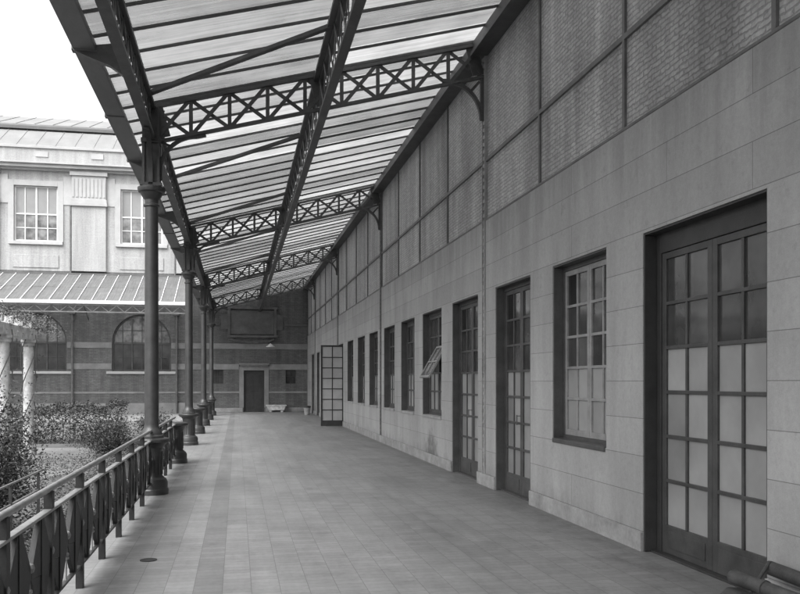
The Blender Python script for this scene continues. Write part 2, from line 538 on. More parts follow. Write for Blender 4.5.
def leaf_mb(y0, y1, z0, z1, x0, x1, rows, bot, stile=.06, munt=.03, cols=2, top=.06):
    """glazed leaf woodwork in plane x0..x1; returns builder and list of pane rects"""
    m_ = MB()
    m_.box(x0, x1, y0, y0 + stile, z0, z1); m_.box(x0, x1, y1 - stile, y1, z0, z1)
    m_.box(x0, x1, y0 + stile, y1 - stile, z0, z0 + bot); m_.box(x0, x1, y0 + stile, y1 - stile, z1 - top, z1)
    if bot > .2:   # sunk panel mouldings of the bottom rail
        m_.box(x0 - .008, x0, y0 + stile + .03, y1 - stile - .03, z0 + .06, z0 + bot - .05)
    gy0, gy1, gz0, gz1 = y0 + stile, y1 - stile, z0 + bot, z1 - top
    rects = []
    ph = (gz1 - gz0) / rows
    pw = (gy1 - gy0) / cols
    for i in range(1, cols):
        yy = gy0 + i * pw; m_.box(x0 + .004, x1 - .004, yy - munt / 2, yy + munt / 2, gz0, gz1)
    for r in range(1, rows):
        zz = gz0 + r * ph; m_.box(x0 + .001, x1 - .001, gy0, gy1, zz - munt / 2, zz + munt / 2)
    for r in range(rows):
        for i in range(cols):
            rects.append((r, gy0 + i * pw, gy0 + (i + 1) * pw, gz0 + r * ph, gz0 + (r + 1) * ph))
    return m_, rects

def joinery(y0, y1, z0, kind):
    door = z0 < .01
    big = kind == 'bigdoor'
    wd = {'bigdoor': 'wood2', 'palewin': 'wood_pale', 'hopper': 'wood_mid', 'win': 'wood_mid', 'door': 'wood_mid', 'opendoor': 'wood'}[kind]
    X0 = W + .13; X1 = W + .20
    fr = MB(); jw = .10 if big else (.05 if door else .045); hd = .20 if big else .07
    fr.box(X0, X1, y0 + .002, y0 + jw, z0, ZT - .002); fr.box(X0, X1, y1 - jw, y1 - .002, z0, ZT - .002)
    fr.box(X0, X1, y0 + jw, y1 - jw, ZT - hd, ZT - .002)
    if True:   # timber lined reveal
        fr.box(W + .008, X0 - .001, y1 - .02, y1 - .002, z0 + .004, ZT - .02)
        fr.box(W + .008, X0 - .001, y0 + .002, y0 + .02, z0 + .004, ZT - .02)
        fr.box(W + .012, X0 - .001, y0 + .002, y1 - .002, ZT - .02, ZT - .002)
    if not door: fr.box(X0, X1, y0 + jw, y1 - jw, z0 + .002, z0 + .05)
    else: fr.box(X0 - .06, X1, y0 + .003, y1 - .003, -.002, .018)
    F = build('door' if door else 'window', fr, 'wood' if big else 'wood_mid', BY, BO, smooth=False, bevel=.003)
    if not door:
        sm = MB(); sm.box(W - .018, X0 - .001, y0 + .021, y1 - .021, z0 - .04, z0 + .012)
        build('sill', sm, 'wood_mid' if kind == 'palewin' else 'plinth', F, BO, smooth=False, bevel=.006)
    mid = (y0 + y1) / 2
    rows = 6 if big else (7 if door else 5)
    clear_from = rows - (2 if big else 3)
    lo = z0 + (.02 if door else .052); hi = ZT - hd - .004
    bot = .26 if door else .07
    cl, fz = MB(), MB()
    spans = [(y0 + jw + .003, mid - .003), (mid + .003, y1 - jw - .003)]
    for si, (a, b) in enumerate(spans):
        if kind == 'opendoor': continue
        lm, rects = leaf_mb(a, b, lo, hi, X0 + .012, X0 + .055, rows, bot, stile=.07 if big else .055, munt=.032)
        build('leaf', lm, wd, F, BO, smooth=False, bevel=.003)
        for (r, p0, p1, q0, q1) in rects:
            if kind == 'hopper' and si == 0 and r in (2, 3): continue
            t = random.uniform(-.0012, .0012)
            tgt = cl if r >= clear_from else fz
            xx = X0 + .034 + t
            tgt.add([(xx + random.uniform(-.0015, .0015), p0, q0), (xx, p1, q0), (xx + random.uniform(-.0015, .0015), p1, q1), (xx, p0, q1)], [(0, 3, 2, 1)])
    if cl.v: build('clear_glass', cl, 'clear', F, BO, smooth=False)
    if fz.v: build('obscured_glass', fz, 'frost', F, BO, smooth=False)
    if kind == 'door':
        h = MB(); h.tube([(X0 - .045, mid + .035, 1.0), (X0 - .045, mid + .035, 1.14)], .009, 8)
        h.box(X0 - .045, X0 + .012, mid + .028, mid + .042, 1.01, 1.02); h.box(X0 - .045, X0 + .012, mid + .028, mid + .042, 1.12, 1.13)
        build('handle', h, 'iron_mid', F, BO)
    if kind == 'hopper':
        # top-hung vent swung out over the walkway
        vz, hh, ww = 2.30, .70, spans[0][1] - spans[0][0]
        lm, rects = leaf_mb(0, ww, -hh, 0, 0, .035, 2, .045, stile=.045, munt=.03, top=.045)
        gl = MB()
        for (r, p0, p1, q0, q1) in rects: gl.add([(.018, p0, q0), (.018, p1, q0), (.018, p1, q1), (.018, p0, q1)], [(0, 3, 2, 1)])
        an = R(30)
        for m_ in (lm, gl):
            m_.v = [(X0 + p[0] * math.cos(an) + p[2] * math.sin(an) - .03, spans[0][0] + p[1], vz + p[2] * math.cos(an) - p[0] * math.sin(an)) for p in m_.v]
        build('open_vent', lm, 'wood_pale', F, BO, smooth=False)
        build('vent_glass', gl, 'clear', F, BO, smooth=False)
    if kind == 'opendoor':
        # near leaf swung square to the wall; near-black core stands in for the unlit inside
        lw = .83
        for far in (False,):
            lm, rects = leaf_mb(0, lw, .02, hi, 0, .045, 7, .2, stile=.06, munt=.03)
            gl, g2 = MB(), MB()
            for (r, p0, p1, q0, q1) in rects:
                (g2 if r >= 5 else gl).add([(.022, p0, q0), (.022, p1, q0), (.022, p1, q1), (.022, p0, q1)], [(0, 3, 2, 1)])
            for m_ in (lm, gl, g2):
                m_.v = [(W + .0 - p[1] + .03, y0 + .06 + p[0], p[2]) for p in m_.v]
            build('leaf', lm, 'wood', F, BO, smooth=False, bevel=.003)
            build('obscured_glass', gl, 'pale_glass', F, BO, smooth=False)
            build('clear_glass', g2, 'pale_glass', F, BO, smooth=False)
        lm, rects = leaf_mb(mid, y1 - jw, lo, hi, X0 + .012, X0 + .055, 7, bot, stile=.055)
        build('leaf', lm, 'wood', F, BO, smooth=False)
        gl = MB()
        for (r, p0, p1, q0, q1) in rects: gl.add([(X0 + .034, p0, q0), (X0 + .034, p1, q0), (X0 + .034, p1, q1), (X0 + .034, p0, q1)], [(0, 3, 2, 1)])
        build('clear_glass', gl, 'clear', F, BO, smooth=False)
for a, b, z, kd in openings: joinery(a, b, z, kd)

# ------------------------------------------------------------ canopy
SL = .262
def zr(x): return 5.54 + SL * (x - CX)       # top chord line
CO = (1.25, 18, 5.5)
CP = thing('glass_canopy', 'long lean-to glass canopy on lattice trusses over the tiled walkway', 'canopy', CO)
CE = EY - .06
for y in TR:
    mb = MB()
    x0, x1 = CX, W - .03
    mb.bar((x0, y, zr(x0) - .005), (x1, y, zr(x1) - .005), .085, .045)
    mb.bar((x0, y, zr(x0) - .52), (x1, y, zr(x1) - .52), .085, .04)
    # vertical web flanges of the angle chords
    n = 9; st = (x1 - x0) / n
    for i in range(n):
        a = x0 + i * st; b = a + st
        if i: mb.bar((a, y, zr(a) - .02), (a, y, zr(a) - .51), .055, .02, (0, 1, 0))
        mb.bar((a + .02, y - .014, zr(a) - .51), (b - .02, y - .014, zr(b) - .02), .012, .055)
        mb.bar((a + .02, y + .014, zr(a) - .02), (b - .02, y + .014, zr(b) - .51), .012, .055)
    # gusset plates at ends and middle
    for gx in (x0 + .12, 1.2, x1 - .12):
        mb.bar((gx - .09, y + .002, zr(gx - .09) - .255), (gx + .09, y + .002, zr(gx + .09) - .255), .014, .42)
    for gx in (x0 + .12, 1.2, x1 - .12):
        for ddx in (-.05, .05):
            for dz_ in (-.1, -.18, -.32, -.42):
                mb.lathe([(.014, 0), (.012, .008), (.004, .012)], 0, 0, n=8)
                for vi in range(len(mb.v) - 24, len(mb.v)):
                    q_ = mb.v[vi]; mb.v[vi] = (gx + ddx + q_[0], y - .005 - q_[2], zr(gx + ddx) + dz_ + q_[1])
    build('truss', mb, 'iron_w', CP, CO, smooth=False)
    # quarter-round wall bracket
    mb = MB(); pts = []
    for i in range(13):
        t = math.pi / 2 * i / 12
        pts.append((W - .05 - .62 * (1 - math.cos(t)), y, zr(W) - .56 - .62 + .60 * math.sin(t) - .05 * (1 - math.cos(t))))
    for i in range(12): mb.bar(pts[i], pts[i + 1], .06, .055, (1, 0, .01))
    mb.bar((W - .04, y, zr(W) - 1.2), (W - .04, y, zr(W) - .5), .06, .05, (0, 1, 0))
    mb.bar(pts[6], (W - .08, y, zr(W) - .6), .03, .04)
    build('wall_bracket', mb, 'iron_w', CP, CO, smooth=False)

def girder(name, x, zt, zb, y0, y1, cell, cw, ch, mat, cwt=None):
    cwt = cwt or cw
    mb = MB()
    mb.box(x - cwt / 2, x + cwt / 2, y0, y1, zt - ch, zt)
    mb.box(x - cw / 2, x + cw / 2, y0, y1, zb, zb + ch)
    mb.box(x - .01, x + .01, y0, y1, zt - ch - .05, zt - ch)
    mb.box(x - .01, x + .01, y0, y1, zb + ch, zb + ch + .05)
    n = int(round((y1 - y0) / cell)); st = (y1 - y0) / n
    for i in range(n):
        a = y0 + i * st; b = a + st
        mb.bar((x - .014, a, zb + ch), (x - .014, b, zt - ch), .012, .045, (0, 0, 1))
        mb.bar((x + .014, a, zt - ch), (x + .014, b, zb + ch), .012, .045, (0, 0, 1))
        if i: mb.bar((x, a, zb + ch), (x, a, zt - ch), .012, .045, (0, 1, 0))
    return build(name, mb, mat, CP, CO, smooth=False)
girder('eaves_girder', CX, zr(CX) + .0, zr(CX) - .50, -9, CE, .52, .12, .05, 'iron_w')
girder('middle_girder', 1.2, zr(1.2) - .055, zr(1.2) - .80, -9, CE, .62, .11, .05, 'iron_w', .17)

# glazing: bays between trusses
by = [-9] + TR + [CE]
for i in range(len(by) - 1):
    a, b = by[i], by[i + 1]
    n = max(1, int(round((b - a) / .62))); st = (b - a) / n
    gm = MB(); bm_ = MB()
    for k in range(n):
        y0 = a + k * st + .003; y1 = a + (k + 1) * st - .003
        segs = [(-1.66, 1.22), (1.19, W + .02)]
        for si, (xa, xb) in enumerate(segs):
            dz = .075 + si * .012
            gm.add([(xa, y0, zr(xa) + dz), (xb, y0, zr(xb) + dz), (xb, y1, zr(xb) + dz), (xa, y1, zr(xa) + dz)], [(0, 1, 2, 3)])
        bm_.bar((-1.68, a + k * st, zr(-1.68) + .055), (W, a + k * st, zr(W) + .055), .024, .034)
    build('glazing', gm, 'glass', CP, CO, smooth=False)
    build('glazing_bars', bm_, 'iron_w', CP, CO, smooth=False)
# gutter
mb = MB()
go0, go1 = -1.82, -1.57
gz = zr(-1.8) - .02
mb.box(go0, go1, -9, CE - .3, gz, gz + .03)
mb.box(go0, go0 + .025, -9, CE - .3, gz + .03, gz + .20)
mb.box(go1 - .025, go1, -9, CE - .3, gz + .03, gz + .085)
mb.bar((go0 - .02, -9, gz + .21), (go0 - .02, CE - .3, gz + .21), .07, .03)
GU = build('gutter', mb, 'gutter', CP, CO, smooth=False, bevel=.006)
for y in TR + [t + q for t in TR for q in (-2.4, 2.4) if t + q < 44]:
    mb = MB()
    mb.box(go0 - .012, go1 + .01, y - .05, y + .05, gz - .015, gz + .0)
    mb.box(go0 - .014, go0 - .002, y - .05, y + .05, gz - .015, gz + .22)
    build('gutter_strap', mb, 'gutter', GU, CO, smooth=False)
for y in [t + q for t in TR for q in (-2.4, 2.4) if t + q < 44]:
    mb = MB(); fp = lambda a, b, t: (a, y + t, b)
    mb.prism([(-1.80, gz - .02), (-1.62, gz - .09), (-1.42, gz - .16), (CX - .02, zr(CX) - .48), (CX - .02, zr(CX) - .06), (-1.66, gz + .05)], fp, -.045, .045)
    build('gutter_arm', mb, 'iron_w', CP, CO, smooth=False)
for t in TR:
    for dy in (0, 4.7):
        a = (CX, t - .6 + dy, zr(CX) - .02); b = (1.2, t - 1.95 + dy, zr(1.2) - .08)
        if a[1] > CE: continue
        mb = MB(); mb.bar(a, b, .075, .05)
        build('brace', mb, 'iron_w', CP, CO, smooth=False)

# ------------------------------------------------------------ columns on pedestals
def ped_mb():
    m_ = MB()
    m_.lathe([(.235, 0), (.235, .07), (.225, .085), (.225, .17), (.205, .215), (.175, .235), (.165, .25)], n=32)
    return m_
def ped_shaft():
    m_ = MB()
    prof = [(.158, .25), (.150, .27), (.150, .62), (.158, .64), (.158, .665), (.175, .69), (.205, .72), (.225, .735)]
    m_.lathe(prof, n=32)
    # flutes as thin raised ribs
    for k in range(16):
        an = 2 * math.pi * k / 16
        m_.bar((.150 * math.cos(an), .150 * math.sin(an), .28), (.150 * math.cos(an), .150 * math.sin(an), .61), .014, .014, (math.cos(an), math.sin(an), 0))
    return m_
def ped_cap():
    m_ = MB(); m_.lathe([(.232, .735), (.252, .745), (.255, .78), (.245, .795), (.20, .805)], n=36); return m_
def make_pedestal_parts(t):
    build('base', ped_mb(), 'iron', t); build('pedestal', ped_shaft(), 'iron', t); build('cap', ped_cap(), 'iron', t)
def make_column():
    t = thing('iron_column', 'tall iron column', 'column', (CX, TR[1], 0), 'tall iron columns along the open side of the walkway')
    make_pedestal_parts(t)
    m_ = MB(); m_.lathe([(.17, .805), (.17, .83), (.15, .85), (.145, .89), (.115, .93), (.103, .96), (.100, 1.0), (.092, 4.10)], n=32)
    build('shaft', m_, 'iron', t)
    m_ = MB(); m_.lathe([(.095, 4.10), (.112, 4.11), (.112, 4.135), (.095, 4.15), (.096, 4.2), (.125, 4.24), (.15, 4.28), (.155, 4.30), (.185, 4.315), (.195, 4.35), (.195, 4.375), (.17, 4.39)], n=32)
    build('capital', m_, 'iron', t)
    m_ = MB()
    for sx in (-1, 1):
        for sy in (-1, 1):
            m_.box(min(sx * .12, sx * .085), max(sx * .12, sx * .085), min(sy * .12, sy * .085), max(sy * .12, sy * .085), 4.39, 5.52)
    m_.box(-.085, .085, -.085, .085, 4.39, 5.5)
    m_.box(-.15, .15, -.15, .15, 4.385, 4.43); m_.box(-.135, .135, -.135, .135, 5.0, 5.06)
    build('stub_post', m_, 'iron', t)
    # curved brackets to the truss and along the girder
    def br(sx, sy, r, zt):
        b = MB(); pts = []
        for i in range(15):
            a = math.pi / 2 * i / 14
            h = .12 + r * (1 - math.cos(a)); v = zt - r + r * math.sin(a)
            pts.append((h * sx, h * sy, v))
        for i in range(14): b.bar(pts[i], pts[i + 1], .06, .06 - .0015 * i, (sx, sy, .01))
        e = pts[-1]
        b.bar(e, (e[0] + sx * .12, e[1] + sy * .12, e[2] + (SL * .12 if sx else 0)), .06, .035)
        b.bar((.12 * sx, .12 * sy, zt - r - .12), pts[0], .06, .06, (sx, sy, .01))
        m2 = pts[7]; b.bar((.12 * sx, .12 * sy, zt - .1), m2, .025, .035)
        build('bracket', b, 'iron', t)
    br(1, 0, .52, zr(CX) - .40); br(0, 1, .5, 5.02); br(0, -1, .5, 5.02)
    return t
col_labels = {
    1: 'tall iron column nearest in the photo, rising where the near railing ends',
    2: 'second tall iron column along the walkway, behind the low capped pedestal',
    3: 'third tall iron column, partly hidden behind the second one',
    4: 'last tall iron column, nearest the end wall with the small dark door'}
col0 = make_column()
cols = {1: col0}
for i in (2, 3, 4):
    c_ = copy_tree(col0); c_.location = (CX, TR[i], 0); cols[i] = c_
for i, c_ in cols.items(): c_['label'] = col_labels[i]
PED = [17.0, 26.5, 36.0]
pl = ['nearest low capped iron pedestal without a column, where the shorter railing ends',
      'low capped iron pedestal between the second and third tall columns',
      'low capped iron pedestal between the third and last tall columns']
p0 = thing('iron_pedestal', pl[0], 'pedestal', (CX, PED[0], 0), 'low iron pedestals between the tall columns')
make_pedestal_parts(p0)
for i in (1, 2):
    c_ = copy_tree(p0); c_.location = (CX, PED[i], 0); c_['label'] = pl[i]

# ------------------------------------------------------------ railings
def railing(y0, y1, label, group, post=1.08, pitch=.54, ph=0.0):
    L = y1 - y0
    t = thing('iron_railing', label, 'railing', (CX, y0, 0), group)
    m_ = MB(); m_.tube([(0, 0, .905), (0, L, .905)], .022, 14); build('top_rail', m_, 'rail', t)
    m_ = MB(); m_.box(-.026, .026, 0, L, .758, .778); build('middle_rail', m_, 'rail', t, smooth=False, bevel=.004)
    m_ = MB(); m_.box(-.018, .018, 0, L, .165, .183); build('bottom_rail', m_, 'iron', t, smooth=False, bevel=.004)
    yy = L - post
    while yy > -.01:
        m_ = MB(); m_.box(-.026, .026, yy - .036, yy + .036, 0, .757)
        m_.box(-.026, .026, yy - .036, yy + .036, .779, .889)
        build('post', m_, 'iron_dark', t, smooth=False)
        yy -= post
    yy = L - pitch / 2
    f3 = lambda a, b, tt: (tt, a, b)
    while yy > .25:
        m_ = MB()
        h = pitch / 2 - .004
        # upper flaring shield, lower tapering point, with a slit below the middle
        m_.prism([(yy - .045, .757), (yy - h, .49), (yy - h, .44), (yy - .012, .41), (yy + .012, .41), (yy + h, .44), (yy + h, .49), (yy + .045, .757)], f3, -.017, .017)
        m_.prism([(yy - h, .438), (yy - .11, .24), (yy - .032, .19), (yy - .032, .408)], f3, -.014, .014)
        m_.prism([(yy + h, .438), (yy + .032, .408), (yy + .032, .19), (yy + .11, .24)], f3, -.014, .014)
        m_.box(-.022, .022, yy - .031, yy + .031, .184, .756)
        S = build('infill_shield', m_, 'iron_dark', t, smooth=False)
        b = MB()
        b.lathe([(.006, .47), (.028, .482), (.036, .505), (.028, .528), (.006, .54)], 0, yy + pitch / 2, n=14)
        build('ball_finial', b, 'rail', S)
        b = MB()
        b.lathe([(.008, .185), (.010, .33), (.022, .335), (.022, .35), (.012, .355), (.022, .36), (.022, .375), (.012, .385), (.010, .436)], 0, yy + pitch / 2, n=12)
        build('spindle', b, 'rail', S)
        yy -= pitch
    return t
railing(1.5, TR[1] - .13, 'long iron railing with pointed shield infill in the foreground on the left', 'iron railings along the open side')
railing(TR[1] + .13, PED[0] - .13, 'shorter iron railing between the nearest tall column and the first low pedestal', 'iron railings along the open side')
# plain low fence down in the garden
gx = -2.35
t = thing('garden_fence', 'plain thin two-rail fence lower down beyond the foreground railing, among the plants', 'fence', (gx, 4, GZ))
for z in (.52 - GZ, .30 - GZ):
    m_ = MB(); m_.tube([(0, 0, z), (0, 6.9, z)], .014, 8); build('rail', m_, 'rail', t)
yy = .4
while yy < 7:
    m_ = MB(); m_.box(-.014, .014, yy - .02, yy + .02, 0, .52 - GZ); build('post', m_, 'iron', t, smooth=False); yy += 1.25

# ------------------------------------------------------------ end building / facade
EO = (-4, EY + 4, 0)
EB = thing('end_building', 'large building closing the view with pale upper storey, arched windows and a small dark door', 'building', EO)
fy = lambda s, z, d: (s, EY + d, z)
XL, XR = -34.0, 12.0
ac = [-4.89 - 5.19 * i for i in range(0, 6)]
arch_ops = sorted([(c_ - 1.48, c_ + 1.48, 2.16, 3.66, 1) for c_ in ac])
mb = MB()
wall_open(mb, fy, XL, -2.0, -.4, 7.3, arch_ops, .35)
wall_open(mb, fy, -2.0, XR, -.4, 7.3, [(-1.30, -.72, 1.52, 2.30, 0), (.36, 1.44, 0, 2.22, 0), (2.58, 3.12, 1.52, 2.30, 0)], .3)
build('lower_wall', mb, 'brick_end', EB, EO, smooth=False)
mb = MB()
up_ops = sorted([(c_ - 1.05, c_ + 1.05, 8.78, 11.62, 0) for c_ in ac])
wall_open(mb, fy, XL, XR, 7.3, 12.4, up_ops, .22)
build('upper_wall', mb, 'brick_upper', EB, EO, smooth=False)
mb = MB(); mb.box(XL, XR, EY + .5, EY + 16, -.4, 13.3)
build('building_core', mb, 'dark', EB, EO, smooth=False)
# bands of pale stone, interrupted by openings
def band(z0, z1, proud, mat, name, spans):
    for a, b in spans:
        m_ = MB(); m_.box(a, b, EY - proud, EY + .002, z0, z1)
        build(name, m_, mat, EB, EO, smooth=False, bevel=.006)
gaps = []
cur = XL
for (a, b, *_r) in arch_ops: gaps.append((cur, a - .02)); cur = b + .02
gl_ = gaps + [(cur, -1.75)]
band(3.36, 3.66, .03, 'stone_dull', 'stone_band', gl_ + [(-1.75, W - .01)])
band(2.26, 2.56, .03, 'stone_dull', 'stone_band', gl_ + [(-1.75, .1), (1.68, W - .01)])
band(1.00, 1.10, .03, 'stone_dull', 'stone_band', [(XL, .34), (1.46, W - .01)])
band(-.4, .5, .05, 'stone_dull', 'base_course', [(XL, -1.75)])
band(.0, .22, .04, 'plinth', 'base_course', [(-1.74, .3), (1.5, W - .03)])
band(4.62, 4.74, .05, 'stone_dark', 'string_course', [(-1.75, -.86), (2.46, W - .01)])
for c_ in ac:
    # stone arch sill
    m_ = MB(); m_.box(c_ - 1.75, c_ + 1.75, EY - .10, EY + .3, 2.02, 2.155)
    fr = MB(); r = 1.44; Y0, Y1 = EY + .16, EY + .24
    fr.box(c_ - 1.478, c_ - 1.40, Y0, Y1, 2.16, 3.66); fr.box(c_ + 1.40, c_ + 1.478, Y0, Y1, 2.16, 3.66)
    fr.box(c_ - 1.4, c_ + 1.4, Y0, Y1, 2.16, 2.25); fr.box(c_ - 1.4, c_ + 1.4, Y0 - .01, Y1 + .01, 3.58, 3.68)
    n = 24
    for i in range(n):
        t0 = math.pi * i / n; t1 = math.pi * (i + 1) / n
        fr.bar((c_ + r * math.cos(t0), EY + .2, 3.66 + r * math.sin(t0)), (c_ + r * math.cos(t1), EY + .2, 3.66 + r * math.sin(t1)), .08, .085, (0, 0, 1) if 3 < i < 20 else (1, 0, 0))
    for xx in (-.5, .5): fr.box(c_ + xx - .035, c_ + xx + .035, Y0 + .005, Y1, 2.25, 4.9)
    for xx in (-.98, 0, .98): fr.box(c_ + xx - .015, c_ + xx + .015, Y0 + .02, Y1, 2.25, 3.66 + math.sqrt(1.44 ** 2 - xx ** 2) - .02)
    for zz in (2.9, 4.3): fr.box(c_ - 1.3 , c_ + 1.3 , Y0 + .02, Y1, zz - .015, zz + .015)
    F = build('arched_window', fr, 'iron_w', EB, EO, smooth=False)
    build('sill', m_, 'stone', F, EO, smooth=False, bevel=.01)
    m_ = MB(); m_.add([(c_ - 1.45, EY + .22, 2.2), (c_ + 1.45, EY + .22, 2.2), (c_ + 1.45, EY + .22, 3.62), (c_ - 1.45, EY + .22, 3.62)], [(0, 1, 2, 3)])
    build('lower_glass', m_, 'clear', F, EO, smooth=False)
    m_ = MB(); cells = 6
    pts = [(c_ + 1.45 * math.cos(math.pi * i / 24), EY + .22, 3.64 + 1.45 * math.sin(math.pi * i / 24)) for i in range(25)]
    m_.add(pts, [tuple(range(25))[::-1]])
    build('fanlight_glass', m_, 'skyglass', F, EO, smooth=False)
    # upper window
    a, b, zb, zt = c_ - 1.05, c_ + 1.05, 8.78, 11.62
    fr = MB(); Y0, Y1 = EY + .1, EY + .17
    fr.box(a + .002, a + .07, Y0, Y1, zb, zt - .002); fr.box(b - .07, b - .002, Y0, Y1, zb, zt - .002)
    fr.box(a + .07, b - .07, Y0, Y1, zt - .07, zt - .002); fr.box(a + .07, b - .07, Y0, Y1, zb + .002, zb + .09)
    fr.box(c_ - .04, c_ + .04, Y0, Y1, zb + .09, zt - .07); fr.box(a + .07, b - .07, Y0 + .004, Y1, 10.16, 10.23)
    for xx in (-.54, .54): fr.box(c_ + xx - .025, c_ + xx + .025, Y0 + .01, Y1, zb + .09, zt - .07)
    fr.box(a + .07, b - .07, Y0 + .012, Y1, 9.47, 9.51)
    F = build('upper_window', fr, 'white', EB, EO, smooth=False)
    m_ = MB(); m_.box(a - .25, b + .25, EY - .12, EY + .09, zb - .16, zb + .003); build('sill', m_, 'stone', F, EO, smooth=False, bevel=.01)
    m_ = MB(); q = EY + .14
    m_.add([(a, q, 10.2), (b, q, 10.2), (b, q, zt), (a, q, zt)], [(0, 1, 2, 3)]); build('curtained_glass', m_, 'curtain', F, EO, smooth=False)
    m_ = MB(); m_.add([(a, q, zb), (b, q, zb), (b, q, 10.2), (a, q, 10.2)], [(0, 1, 2, 3)]); build('lower_glass', m_, 'skyglass', F, EO, smooth=False)
    # trim round the upper window, apron panel under it
    m_ = MB(); m_.box(a - .28, a - .002, EY - .05, EY + .001, zb + .004, zt + .28); m_.box(b + .002, b + .28, EY - .05, EY + .001, zb + .004, zt + .28)
    m_.box(a - .002, b + .002, EY - .05, EY + .001, zt, zt + .28)
    build('architrave', m_, 'stone', F, EO, smooth=False, bevel=.008)
    m_ = MB(); m_.box(a - .05, b + .05, EY - .04, EY + .001, 7.45, 8.1); build('apron', m_, 'brick_upper', F, EO, smooth=False, bevel=.01)
    # stone collar at capital level either side of the window
    m_ = MB(); m_.box(a - .75, a - .283, EY - .04, EY + .001, 10.7, 12.15); build('stone_collar', m_, 'stone', F, EO, smooth=False)
    m_ = MB(); m_.box(b + .283, b + .75, EY - .04, EY + .001, 10.7, 12.15)
    build('stone_collar', m_, 'stone', F, EO, smooth=False)
    # pilaster right of the window and its downpipe
    px = c_ + 2.595
    m_ = MB(); m_.box(px - .84, px + .84, EY - .16, EY + .001, 7.3, 10.65)
    P = build('pilaster', m_, 'brick_upper', EB, EO, smooth=False, bevel=.01)
    m_ = MB(); m_.box(px - .9, px + .9, EY - .26, EY + .001, 10.65, 10.8); m_.box(px - .88, px + .88, EY - .22, EY + .001, 10.8, 10.98)
    m_.box(px - .84, px + .84, EY - .18, EY + .001, 10.98, 12.2)
    for k2 in range(9): m_.box(px - .76 + k2 * .19 - .05, px - .76 + k2 * .19 + .05, EY - .21, EY - .181, 11.1, 12.05)
    m_.box(px - .92, px + .92, EY - .27, EY + .001, 12.2, 12.39)
    build('capital', m_, 'stone', P, EO, smooth=False, bevel=.006)
    m_ = MB(); ppx = px - .9
    m_.tube([(ppx, EY - .09, 7.2), (ppx, EY - .09, 10.64)], .045, 10); build('downpipe', m_, 'iron_mid', EB, EO)
    m_ = MB(); ppx = c_ + 1.78; m_.tube([(ppx, EY - .14, -.05), (ppx, EY - .14, 5.3)], .055, 10)
    for zz in (.6, 2.0, 3.4, 4.8): m_.box(ppx - .09, ppx + .09, EY - .16, EY, zz, zz + .05)
    m_.box(ppx - .14, ppx + .14, EY - .24, EY, 5.1, 5.32)
    build('downpipe', m_, 'iron_mid', EB, EO)
# main cornice, parapet, roofs
m_ = MB()
m_.box(XL, XR, EY - .2, EY + .3, 12.4, 12.5); m_.box(XL, XR, EY - .42, EY + .3, 12.5, 12.66); m_.box(XL, XR, EY - .55, EY + .3, 12.66, 12.74)
build('cornice', m_, 'stone', EB, EO, smooth=False, bevel=.01)
m_ = MB(); m_.box(XL, XR, EY + .02, EY + .4, 12.74, 13.55); build('parapet', m_, 'brick_upper', EB, EO, smooth=False)
for c_ in [-7.1 - 2.7 * i for i in range(-3, 9)]:
    m_ = MB(); m_.box(c_ - .3, c_ + .3, EY - .02, EY + .021, 13.12, 13.4)
    build('parapet_block', m_, 'stone', EB, EO, smooth=False)
m_ = MB(); m_.box(XL, XR, EY - .06, EY + .45, 13.55, 13.68); build('coping', m_, 'stone', EB, EO, smooth=False, bevel=.01)
m_ = MB()
f3 = lambda a, b, t: (t, a, b)
m_.prism([(EY + .46, 13.5), (EY + 3.2, 13.5), (EY + 3.2, 15.35), (EY + .46, 13.75)], f3, XL, XR)
m_.prism([(EY + 3.3, 15.0), (EY + 13, 15.0), (EY + 8.2, 17.55), (EY + 3.3, 15.72)], f3, XL, XR)
x = XL
while x < XR:
    m_.bar((x, EY + .48, 13.77), (x, EY + 3.15, 15.34), .03, .02); m_.bar((x + .3, EY + 3.35, 15.76), (x + .3, EY + 8.1, 17.53), .03, .02); x += .95
build('roof', m_, 'roof', EB, EO, smooth=False)
m_ = MB(); m_.box(XL, XR, EY + 3.05, EY + 3.29, 15.40, 15.56); build('roof_gutter', m_, 'lead', EB, EO, smooth=False)
# end-bay door, lintel shelf, side openings, plaque
m_ = MB(); m_.box(.362, .43, EY + .1, EY + .18, 0, 2.218); m_.box(1.37, 1.438, EY + .1, EY + .18, 0, 2.218); m_.box(.43, 1.37, EY + .1, EY + .18, 2.13, 2.218)
D_ = build('door', m_, 'wood', EB, EO, smooth=False)
m_ = MB(); m_.box(.43, 1.37, EY + .12, EY + .17, 0.01, 2.13)
for (a, b, c_, d_) in ((.5, .86, .2, .95), (.94, 1.3, .2, .95), (.5, .86, 1.1, 2.0), (.94, 1.3, 1.1, 2.0)): m_.box(a, b, EY + .105, EY + .119, c_, d_)
build('leaf', m_, 'wood', D_, EO, smooth=False, bevel=.006)
m_ = MB(); m_.box(.1, 1.7, EY - .22, EY + .001, 2.52, 2.60); m_.box(.16, 1.64, EY - .14, EY + .001, 2.44, 2.519)
build('door_hood', m_, 'stone_dull', D_, EO, smooth=False, bevel=.008)
m_ = MB(); m_.box(.12, .355, EY - .035, EY + .001, .23, 2.43); m_.box(1.445, 1.68, EY - .035, EY + .001, .23, 2.43); m_.box(.356, 1.444, EY - .035, EY + .001, 2.225, 2.43)
build('door_surround', m_, 'stone_dull', D_, EO, smooth=False)
